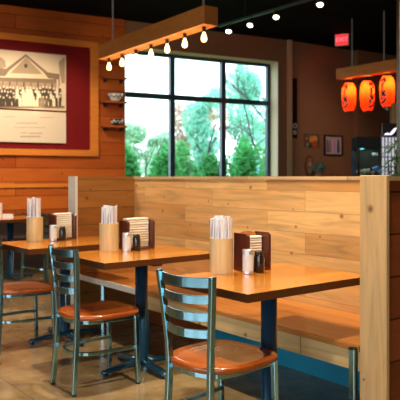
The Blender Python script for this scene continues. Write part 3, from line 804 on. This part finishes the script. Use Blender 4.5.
# ------------------------------------------------------------------ track lights
tx = 5.9; tz = 3.45
y0_, y1_ = yat(232, tx), yat(330, tx)
t = thing('lighting_track', 'slim dark steel lighting track hung below the black ceiling', 'track', (tx, (y0_+y1_)/2, tz))
obj('rail', B(-.02,.02,-(y0_-y1_)/2-.05,(y0_-y1_)/2+.3,-.015,.015), mat('track_metal', (.10,.16,.17), .35, metal=.8), t)
for f in (-.35,.35): obj('hanger_rod', T([(0,f*(y0_-y1_),.015),(0,f*(y0_-y1_),CEIL-tz-.003)], .006, 6), M['blackm'], t)
spots = [(228.5,31.8,'farthest small spotlight above the window, left end of the track'),(250,25.5,'second spotlight from the left on the track above the window'),
         (276,17.5,'third spotlight from the left on the track, beside the beam end'),(320,5.0,'nearest spotlight on the track, at the top edge of the photo')]
for px, py, lab in spots:
    y = yat(px, tx); d = tx*sin(YAW)+y*cos(YAW); z = zat(py, d)
    t = thing('track_spotlight', lab, 'spotlight', (tx, y, z), 0, 'spotlights on the ceiling track')
    Mr = Matrix.Diagonal((.75,.75,.75,1)) @ Matrix.Rotation(radians(34), 4, Vector((0,0,-1)).cross(Vector((-.8,-.6,0))).normalized())
    bm = L([(0,.15),(.03,.15),(.05,.11),(.062,.01),(.062,0),(.052,0),(.052,.012),(0,.03)], 20); bm.transform(Mr)
    obj('housing', bm, M['blackm'], t, smooth=False)
    bm = L([(0,.006),(.050,.006),(.050,.011),(0,.011)], 20); bm.transform(Mr)
    obj('lamp_face', bm, M['led'], t)
    top = Mr @ Vector((0,0,.13))
    obj('bracket', T([top, (0,0,tz-z-.0155)], .008, 6), M['blackm'], t)

# ------------------------------------------------------------------ exit sign
q = onray(342, 10.9); zt_ = zat(40, 10.9)
t = thing('exit_sign', 'small red lit exit sign hanging below the black ceiling', 'sign', (q.x, q.y, zt_), -YAW-.35)
obj('housing', B(-.115,.115,-.03,.03,-.10,.10), mat('pale_sign_housing', (.6,.5,.46), .5), t, bevel=.006)
obj('lit_face', B(-.105,.105,-.034,-.0305,-.09,.09), M['exit'], t)
bm = text_bm('EXIT', .10, .001, bold=.002); bm.transform(Matrix.Translation((0,-.036,0))); obj('lettering', bm, M['exitl'], t)
if CEIL-zt_-.10 > .01: obj('mount', B(-.03,.03,-.012,.012,.10,CEIL-zt_-.002), M['blackm'], t)

# ------------------------------------------------------------------ wall things on the brown wall
def w2thing(name, label, cat, u, z, off=0.0, group=None):
    p = P1+U2*u+N2*off
    return thing(name, label, cat, (p.x, p.y, z), RZ2, group)
ua, za = WL2(291.5,138); ub, zb = WL2(296.2,78.5)
t = w2thing('vertical_sign', 'tall narrow maroon sign with pale characters beside the pilaster', 'sign', (ua+ub)/2, za, -.002)
w = (ub-ua)/2; h = WL2(294,78.5)[1]-za
obj('board', B(-w, w, -.025, 0, 0, h), mat('maroon_sign_board', (.016,.003,.003), .8), t, bevel=.003)
bm = text_bm('O', .13, .002, bold=.004); bm.transform(Matrix.Translation((0,-.028,h*.20))); obj('lettering', bm, mat('sign_letter_cream', (.45,.42,.38), .5), t)
bm = text_bm('EI', .10, .002, bold=.003); bm.transform(Matrix.Translation((0,-.028,h*.09))); obj('lettering', bm, bpy.data.materials['sign_letter_cream'], t)
# small picture with orange flowers
(a, z1), (b_, z0) = WL2(303.8,134), WL2(318.8,148)
t = w2thing('wall_picture', 'small unframed picture of orange and red flowers', 'picture', (a+b_)/2, z0, -.002)
w = (b_-a)/2; h = WL2(311,134)[1]-z0
obj('canvas', B(-w, w, -.025, 0, 0, h), mat('umber_canvas', (.13,.075,.04), .7, var=.4, vscale=14), t)
for i, (fx, fz, fr_, c) in enumerate(((-.1,.62,.30,(.62,.22,.03)),(.35,.66,.28,(.65,.30,.06)),(.30,.25,.32,(.42,.06,.03)),(-.62,.2,.16,(.25,.24,.20)),(-.35,.12,.18,(.03,.05,.04)),(-.78,.66,.12,(.28,.22,.16)))):
    pts = [(w*fx+w*fr_*(1+.25*(k % 2))*cos(k*pi/7), h*fz+w*fr_*(1+.25*(k % 2))*sin(k*pi/7)) for k in range(14)]
    obj('painted_flower' if i < 3 else 'painted_leaf', flat(pts, -.0262-.0002*i), mat('paint_%s' % 'abcdef'[i], c, .6), t)
# framed purple picture
(a, z1), (b_, z0) = WL2(323.5,135.5), WL2(342,155.8)
z0 = WL2(333,155.8)[1]; h = WL2(333,135.2)[1]-z0; w = (b_-a)/2
t = w2thing('framed_picture', 'dark framed picture of violet and white figures', 'picture', (a+b_)/2, z0, -.002)
fr_m = mat('dark_walnut_frame', (.030,.010,.006), .7)
bm = bmesh.new(); box(bm,-w,w,-.03,0,0,.03); box(bm,-w,w,-.03,0,h-.03,h); box(bm,-w,-w+.03,-.03,0,.03,h-.03); box(bm,w-.03,w,-.03,0,.03,h-.03)
obj('frame', bm, fr_m, t)
obj('print', B(-w+.03,w-.03,-.012,0,.03,h-.03), mat('pale_mauve_print', (.50,.40,.42), .4, var=.25, vscale=12), t)
for i, (fx, c, ww) in enumerate(((-.62,(.14,.14,.22),.14),(-.38,(.36,.12,.12),.10),(-.08,(.60,.45,.42),.14),(.14,(.55,.16,.62),.08),(.30,(.75,.62,.85),.05),(.52,(.10,.07,.14),.16),(-.2,(.30,.35,.22),.05))):
    pts = [(w*(fx-ww), h*.16), (w*(fx+ww), h*.16), (w*(fx+ww*.8), h*.62), (w*(fx+ww*.4), h*.80), (w*(fx-ww*.4), h*.80), (w*(fx-ww*.9), h*.62)]
    obj('printed_figure', flat(pts, -.0132-.0003*i), mat('figure_ink_%s' % 'abcdefg'[i], c, .5), t)
# oval mirror / frame
u_, z_ = WL2(308.5,166.5)
t = w2thing('oval_frame', 'small oval wood framed portrait below the flower picture', 'picture', u_, z_-.20, -.002)
def oval(bm, rx, rz, y0, y1, n=32, cz=.2):
    a = [bm.verts.new((rx*cos(2*pi*i/n), y0, cz+rz*sin(2*pi*i/n))) for i in range(n)]; b2 = [bm.verts.new((rx*cos(2*pi*i/n), y1, cz+rz*sin(2*pi*i/n))) for i in range(n)]
    bm.faces.new(a); bm.faces.new(b2[::-1])
    for i in range(n): bm.faces.new((a[i], a[(i+1) % n], b2[(i+1) % n], b2[i]))
bm = bmesh.new(); oval(bm, .10, .20, -.03, 0); obj('frame', bm, mat('brown_oval_frame', (.14,.055,.02), .7), t)
bm = bmesh.new(); oval(bm, .072, .165, -.034, -.0305); obj('print', bm, mat('brown_portrait_ground', (.22,.12,.06), .5), t)
bm = bmesh.new(); oval(bm, .045, .05, -.038, -.0345, cz=.12); oval(bm, .03, .035, -.038, -.0345, cz=.24); obj('printed_figure', bm, mat('pale_portrait', (.42,.26,.18), .5), t)

# sideboard with vases below those pictures
p = P1+U2*(WL2(324)[0])-N2*.35
t = thing('sideboard', 'low brown sideboard behind the partition below the pictures', 'cabinet', (p.x, p.y, 0), RZ2)
obj('body', B(-.75,.75,-.22,.22,0,1.14), M['shelf'], t, bevel=.005); obj('top', B(-.78,.78,-.24,.24,1.141,1.17), M['redwood'], t)
for s in (-.37,.37):
    dr = obj('door', B(s-.34,s+.34,-.238,-.2205,.1,1.08), M['redwood'], t); obj('handle', B(s-.01,s+.01,-.255,-.2385,.6,.72), M['tin'], dr)
d_ = p.x*sin(YAW)+p.y*cos(YAW)
q = onray(319.5, d_-.08); t = thing('flower_vase', 'pink round vase with blue green leaves on the sideboard', 'vase', (q.x, q.y, 1.1706))
obj('body', L([(0,0),(.05,0),(.085,.06),(.09,.11),(.06,.17),(.04,.19),(.05,.2),(0,.195)], 20), mat('pink_glaze', (.42,.20,.16), .3), t, smooth=True)
def leafbm(rnd, c, rad, n, size, flatk=1.0):
    bm = bmesh.new()
    for i in range(n):
        while True:
            v = Vector((rnd.uniform(-1,1), rnd.uniform(-1,1), rnd.uniform(-1,1)))
            if v.length < 1: break
        v = v.normalized()*(v.length**.5)
        p = Vector(c)+Vector((v.x*rad[0], v.y*rad[1], v.z*rad[2]))
        a = Vector((rnd.gauss(0,1), rnd.gauss(0,1), rnd.gauss(0,.7))).normalized(); b2 = a.cross(Vector((rnd.gauss(0,1), rnd.gauss(0,1), rnd.gauss(0,1)))).normalized()
        s = size*rnd.uniform(.6,1.3)
        f = [p-a*s, p+b2*s*.42-a*s*.1, p+a*s, p-b2*s*.42-a*s*.1]
        bm.faces.new([bm.verts.new(x) for x in f])
    return bm
rnd = random.Random(5)
obj('foliage', leafbm(rnd, (-.02,0,.27), (.12,.12,.09), 60, .05), mat('blue_green_leaf', (.10,.26,.20), .5, var=.4), t)
q = onray(332, d_); t = thing('orange_ornament', 'small orange lidded jar on the sideboard below the framed picture', 'jar', (q.x, q.y, 1.1706))
obj('body', L([(0,0),(.06,0),(.075,.05),(.07,.10),(.05,.115),(0,.115)], 20), mat('orange_glaze', (.50,.19,.03), .35), t, smooth=True)
obj('lid', L([(0,.1155),(.05,.1155),(.045,.13),(.012,.14),(.012,.155),(0,.157)], 20), mat('brown_lid', (.2,.08,.03), .4), t)

# ------------------------------------------------------------------ aquarium on a cabinet
D = 10.6; q = onray(368.0, D); aw = 13.6*D/FPX
t = thing('aquarium_cabinet', 'dark cabinet carrying the aquarium behind the partition', 'cabinet', (q.x, q.y, 0), -YAW)
obj('body', B(-aw-.02, aw+.02, -.22,.22,0,1.10), M['blackm'], t)
for s in (-1,1):
    dr = obj('door', B(min(s*.01,s*(aw-.01)), max(s*.01,s*(aw-.01)), -.238,-.2205,.05,1.05), fr_m, t); obj('handle', B(s*.04-.006,s*.04+.006,-.25,-.2385,.5,.6), M['tin'], dr)
AZ = 1.1006
t = thing('aquarium', 'dark rimmed fish tank with cyan light and bright ornaments', 'aquarium', (q.x, q.y, AZ), -YAW)
zt_ = zat(137.5, D)-AZ; zl = zat(148.5, D)-AZ
obj('hood', B(-aw, aw, -.20, .20, zl, zt_), mat('black_hood', (.006,.010,.012), .85), t, bevel=.006)
bm = bmesh.new()
for sx in (-1,1):
    for sy in (-1,1): box(bm, min(sx*aw, sx*(aw-.045)), max(sx*aw, sx*(aw-.045)), min(sy*.2, sy*.175), max(sy*.2, sy*.175), .03, zl-.001)
box(bm, -aw, aw, -.2, .2, 0, .03)
obj('tank_frame', bm, M['blackm'], t)
bm = bmesh.new(); box(bm, -aw+.046, aw-.046, -.195, -.189, .031, zl-.002); obj('front_glass', bm, M['glass'], t)
obj('back_panel', B(-aw+.046, aw-.046, .176, .19, .031, zl-.002), mat('dark_backdrop', (.030,.022,.014), .8, var=.6, vscale=10), t)
obj('light_bar', B(-aw+.06, -aw+.13, -.12, .05, zl-.016, zl-.002), M['cyan'], t)
obj('pump_lamp', B(-aw+.052, -aw+.082, -.05, 0, zat(172,D)-AZ, zat(164,D)-AZ), M['bluelamp'], t)
obj('gravel', B(-aw+.05, aw-.05, -.18, .17, .031, .125), mat('pale_gravel', (.35,.34,.25), .9, bump=.8, bscale=90, var=.4, vscale=60), t)
for i, (px, py, r, c) in enumerate(((358,173.5,.045,(.62,.50,.16)),(362,173,.05,(.55,.68,.35)),(366,172,.04,(.75,.66,.25)),(374,170,.05,(.12,.35,.85)),(378.5,172.5,.05,(.25,.65,.85)),(371,174,.035,(.7,.25,.12)))):
    zc = zat(py-1.5, D-.1)-AZ; x = (px-368.0)*D/FPX
    bm = bmesh.new(); bmesh.ops.create_icosphere(bm, subdivisions=2, radius=r)
    for v in bm.verts: v.co = Vector((v.co.x*(1.2+.2*sin(v.co.z*90)), v.co.y, v.co.z*(.8+.25*sin(v.co.x*80))))+Vector((x, -.1, zc))
    obj('ornament', bm, mat('ornament_colour_%s' % 'abcdef'[i], c, .5), t, smooth=True)
def fish(x, y, z, label, c):
    Mr = Matrix.Rotation(-YAW, 4, 'Z'); p_ = Mr @ Vector((x, y, 0))
    o = thing('aquarium_fish', label, 'fish', (q.x+p_.x, q.y+p_.y, AZ+z), -YAW+.3)
    bm = bmesh.new(); bmesh.ops.create_uvsphere(bm, u_segments=14, v_segments=10, radius=1)
    for v in bm.verts: v.co = Vector((v.co.x*.045, v.co.y*.012, v.co.z*.024*(1-.25*v.co.x)))
    fm = mat('fish_scales', c, .35)
    obj('body', bm, fm, o, smooth=True)
    obj('tail_fin', flat([(.040,0),(.072,.024),(.066,0),(.072,-.024)], -.001, .002), fm, o)
    obj('eye', L([(0,-.003),(.003,0),(0,.003)], 8, (-.032,-.009,.006)), M['blackm'], o)
fish((372.5-368.0)*D/FPX, -.1, zat(154.5, D)-AZ, 'pale silvery fish swimming in the aquarium', (.62,.66,.62))
# a soft lamp inside the tank hood
lamp('aquarium_light', 'AREA', (q.x, q.y, AZ+zl-.03), .8, (.45,.85,1), size=.4)

# ------------------------------------------------------------------ lattice screen, small sign, columns, plant at right
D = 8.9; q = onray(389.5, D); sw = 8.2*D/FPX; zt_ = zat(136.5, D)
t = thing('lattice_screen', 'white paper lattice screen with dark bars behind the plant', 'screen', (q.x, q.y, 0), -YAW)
obj('paper', B(-sw+.004, sw-.004, -.004, .004, .02, zt_-.012), mat('backlit_screen_paper', (.72,.74,.82), .8, emis=(.75,.78,.9), estr=.28), t)  # even emission put into the paper to stand in for backlight
bm = bmesh.new(); box(bm, -sw, sw, -.014, .014, zt_-.012, zt_+.008)
box(bm, -sw, sw, -.014, .014, 0, .02)
for i in range(6):
    x = -sw+i*2*sw/5; box(bm, x-.006, x+.006, -.012, -.0045, .02, zt_-.0121)
k = 0; z = zt_-.15
while z > .1: box(bm, -sw, sw, -.016, -.0125, z-.006, z+.006); z -= .135
obj('lattice_bars', bm, mat('slate_bars', (.05,.07,.10), .5), t)
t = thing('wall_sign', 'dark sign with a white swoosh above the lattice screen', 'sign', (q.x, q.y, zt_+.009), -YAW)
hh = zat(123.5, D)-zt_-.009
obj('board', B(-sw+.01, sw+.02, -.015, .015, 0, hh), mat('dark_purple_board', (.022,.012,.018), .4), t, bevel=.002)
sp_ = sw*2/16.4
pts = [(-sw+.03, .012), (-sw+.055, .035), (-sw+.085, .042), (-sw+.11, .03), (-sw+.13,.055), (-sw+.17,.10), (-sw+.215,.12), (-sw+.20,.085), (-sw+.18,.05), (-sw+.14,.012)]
obj('swoosh', flat(pts, -.0165), mat('glowing_swoosh', (.80,.76,.90), .4, emis=(.8,.75,1), estr=.8), t)  # emission added to brighten the swoosh
# tan columns
D = 7.6; q = onray(389.4, D)
def yawbox(name, px, D, w, dpt, z0, z1, m):
    q = onray(px, D); o = struct(name, B(0, w, 0, dpt, z0, z1), m); o.location = (q.x, q.y, 0); o.rotation_euler = (0,0,-YAW); return o
yawbox('trim_8', 391.6, 9.3, .9, .08, 0, zat(103, 9.3), M['column'])
yawbox('trim_9', 399.4, 8.3, .9, .12, 0, CEIL-.002, M['column'])
# plant
D = 7.4; q = onray(396, D)
t = thing('potted_plant', 'tall green potted plant in front of the lattice screen', 'plant', (q.x, q.y, 0))
obj('pot', L([(0,0),(.13,0),(.17,.30),(.18,.30),(.18,.33),(.155,.33),(.15,.28),(0,.28)], 24), M['terra'], t)
obj('soil', L([(0,.2805),(.148,.2805),(.15,.30),(0,.305)], 20), mat('potting_soil', (.03,.018,.01), .95), t)
rnd = random.Random(9)
for k in range(5):
    a = k*1.257; e_ = Vector((.10*cos(a), .10*sin(a), 1.35+.08*k))
    obj('stem', T(bez((.03*cos(a), .03*sin(a), .30), (.02*cos(a), .02*sin(a), .9), e_, 8), .007, 6), M['bark'], t)
def bigleaf(bm, p, d, l, w):
    d = d.normalized(); s = d.cross(Vector((0,0,1))).normalized(); n = 6; rows = []
    for i in range(n+1):
        f = i/n; c = p+d*l*f+Vector((0,0,-l*.35*f*f)); ww = w*math.sin(pi*min(.98,f*.92+.06))
        rows.append([bm.verts.new(c-s*ww), bm.verts.new(c+Vector((0,0,-ww*.25))), bm.verts.new(c+s*ww)])
    for a, b2 in zip(rows, rows[1:]):
        for k in range(2): bm.faces.new((a[k], a[k+1], b2[k+1], b2[k]))
bm = bmesh.new()
for i in range(60):
    a = rnd.uniform(0, 2*pi); z = rnd.uniform(1.26, 1.66)
    bigleaf(bm, Vector((.05*cos(a), .05*sin(a), z)), Vector((cos(a), sin(a), rnd.uniform(-.3,.7))), rnd.uniform(.09,.17), .020)
obj('foliage', bm, M['plantleaf'], t)['kind'] = 'stuff'

# ------------------------------------------------------------------ outside
struct('ground', B(-8, 45, 12.3, 70, -.35, -.25), M['ground'])
def outp(px, off):     # a spot 'off' metres beyond the window wall, seen at px
    r = onray(px, 1.0); o = O0+NRM*off
    det = r.x*(-U.y)-r.y*(-U.x); d = (o.x*(-U.y)-o.y*(-U.x))/det
    return r*d, d
def bush(px, off, top, wpx, label, seed):
    p, d = outp(px, off); rnd = random.Random(seed); z1 = zat(top, d); h = z1+.25; w = wpx*d/FPX/2
    t = thing('hedge_bush', label, 'bush', (p.x, p.y, -.25), 0, 'bushes outside the window')
    bm = bmesh.new()
    for k in range(7):
        c = (rnd.uniform(-.6,.6)*w, rnd.uniform(-.5,.5)*w, h*rnd.uniform(.35,.75))
        b2 = leafbm(rnd, c, (w*.55, w*.55, h*.28), 420, .065); add_to(bm, b2)
    obj('foliage', bm, M['leaf'], t)['kind'] = 'stuff'
    for k in range(3): obj('stem', T([(0,0,0),(rnd.uniform(-.3,.3)*w, rnd.uniform(-.3,.3)*w, h*.6)], .025, 6), M['bark'], t)
bush(126, 3.0, 143, 36, 'leafy green bush outside at the left edge of the window', 11)
bush(160, 2.7, 143, 34, 'leafy green bush outside behind the left window mullion', 12)
bush(190, 3.4, 136, 44, 'leafy green bush outside below the central panes', 13)
bush(219, 2.4, 142, 34, 'leafy green bush outside behind the right window mullion', 14)
bush(245, 2.9, 137, 38, 'dark leafy bush outside below the right panes', 15)
bush(271, 3.6, 144, 34, 'leafy green bush outside at the right end of the window', 16)
def branch(bm, rnd, p, d, l, r, depth, ends):
    e_ = p+d*l; sweep(bm, [p, p+d*l*.5+Vector((rnd.uniform(-.06,.06)*l,)*3), e_], circ(r, 6 if depth > 1 else 4))
    if depth == 0: ends.append(e_); return
    for k in range(3 if depth > 1 else 3):
        nd = (d+Vector((rnd.gauss(0,.5), rnd.gauss(0,.5), rnd.gauss(.15,.35)))).normalized()
        branch(bm, rnd, p+d*l*rnd.uniform(.6,1), nd, l*rnd.uniform(.55,.8), r*.55, depth-1, ends)
def tree(px, off, top, wpx, label, seed, leaf, n, size=.13, depth=4, lo=.25):
    p, d = outp(px, off); rnd = random.Random(seed); H = zat(top, d)+.25; w = wpx*d/FPX/2
    t = thing('garden_tree', label, 'tree', (p.x, p.y, -.25), 0, 'trees outside the window')
    bm = bmesh.new(); ends = []; branch(bm, rnd, Vector((0,0,0)), Vector((0,0,1)), H*.36, H*.012, depth, ends)
    obj('trunk', bm, M['bark'], t)
    if leaf:
        bm = bmesh.new()
        for k in range(14):
            f = rnd.uniform(lo, .9); ww = w*(1-abs(f-.5)*.9)
            a = rnd.uniform(0, 2*pi); rr = rnd.uniform(0,.65)*ww
            add_to(bm, leafbm(rnd, (rr*cos(a), rr*sin(a), H*f), (ww*.42, ww*.42, H*.11), n//14, size))
        obj('foliage', bm, leaf, t)['kind'] = 'stuff'
tree(203, 8, 72, 54, 'blue green leafy tree outside behind the central panes', 21, M['leaf2'], 5200, .09, lo=.15)
tree(244, 14, 62, 76, 'loose green tree outside behind the right mullion', 22, M['leaf2'], 5200, .12, lo=.15)
tree(181, 15, 98, 46, 'russet tinged tree outside left of the green tree', 24, M['autumn'], 1100, .13, lo=.4)
tree(146, 8, 92, 40, 'bare branched tree outside behind the left panes', 25, None, 0, depth=5)
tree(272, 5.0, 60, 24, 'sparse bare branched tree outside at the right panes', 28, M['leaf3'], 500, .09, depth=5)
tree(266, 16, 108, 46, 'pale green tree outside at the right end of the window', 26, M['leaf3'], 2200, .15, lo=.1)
tree(128, 17, 122, 60, 'distant tree with haze-paled leaf colour outside at the left end of the window', 31, M['leaf3'], 2200, .14, lo=.1)
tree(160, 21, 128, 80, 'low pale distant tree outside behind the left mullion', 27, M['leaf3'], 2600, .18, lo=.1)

# ------------------------------------------------------------------ light
w = bpy.data.worlds.new('overcast_sky'); sc.world = w; w.use_nodes = True
bg = w.node_tree.nodes['Background']; bg.inputs[0].default_value = (.84,.95,1,1); bg.inputs[1].default_value = 2.6
def portal(loc, rot, sx, sy):
    ld = bpy.data.lights.new('window_portal', 'AREA'); ld.shape = 'RECTANGLE'; ld.size = sx; ld.size_y = sy; ld.cycles.is_portal = True
    o = bpy.data.objects.new('window_portal', ld); COL.objects.link(o); o.location = loc; o.rotation_euler = rot
portal((-3.1, -4.1, 1.7), (radians(90), 0, 0), 3.0, 2.4)       # shines +y
portal((-5.1, .75, 1.7), (radians(90), 0, radians(-90)), 9.6, 2.4)  # shines +x
pc_ = O0+U*((u0+u1)/2)+NRM*.3
portal((pc_.x, pc_.y, (zs+zt)/2), (radians(90), 0, WRZ+pi), u1-u0, zt-zs)
# warm ceiling downlights: wall washers, the rest added as fill
def downlight(x, y, e, to=None, ang=95, lab=''):
    t = thing('wash_fill_downlight', lab, 'downlight', (x, y, CEIL-.004), 0, 'warm downlights in the black ceiling')
    obj('trim_ring', L([(.055,0),(.075,0),(.075,-.008),(.055,-.008)], 20), M['blackm'], t)
    obj('lamp_face', L([(0,-.001),(.053,-.001),(.053,-.003),(0,-.003)], 20), M['led'], t)
    lamp('wash_fill_beam', 'SPOT', (x, y, CEIL-.03), e, (1,.80,.56), to=to or (x, y, 0), spot_size=radians(ang), spot_blend=.6, shadow_soft_size=.06)
downlight(1.4, 6.7, 260, to=(2.2, 9.2, 1.75), ang=78, lab='recessed downlight washing the clad wall poster')
downlight(2.9, 7.0, 200, to=(3.9, 8.9, 1.3), ang=70, lab='recessed downlight washing the clad wall right of the poster')
downlight(2.4, 3.3, 260, lab='added fill downlight above the middle booth table')  # added fill over the booth row
downlight(1.9, 1.6, 260, lab='added fill downlight above the near booth end')
downlight(2.2, 5.6, 190, lab='added fill downlight above the farthest booth table')
downlight(7.8, 3.7, 150, to=(7.3, 6.4, 1.2), lab='added fill downlight before the brown wall')  # unseen lamp added to warm the column and brown wall
for px, py, lab in spots:
    y = yat(px, tx); d = tx*sin(YAW)+y*cos(YAW); z = zat(py, d)
    lamp('track_beam', 'SPOT', (tx-.09, y+.02, z-.03), 22, (1,.74,.46), to=(tx-3.0, y-1.2, .6), spot_size=radians(60), spot_blend=.5, shadow_soft_size=.05)
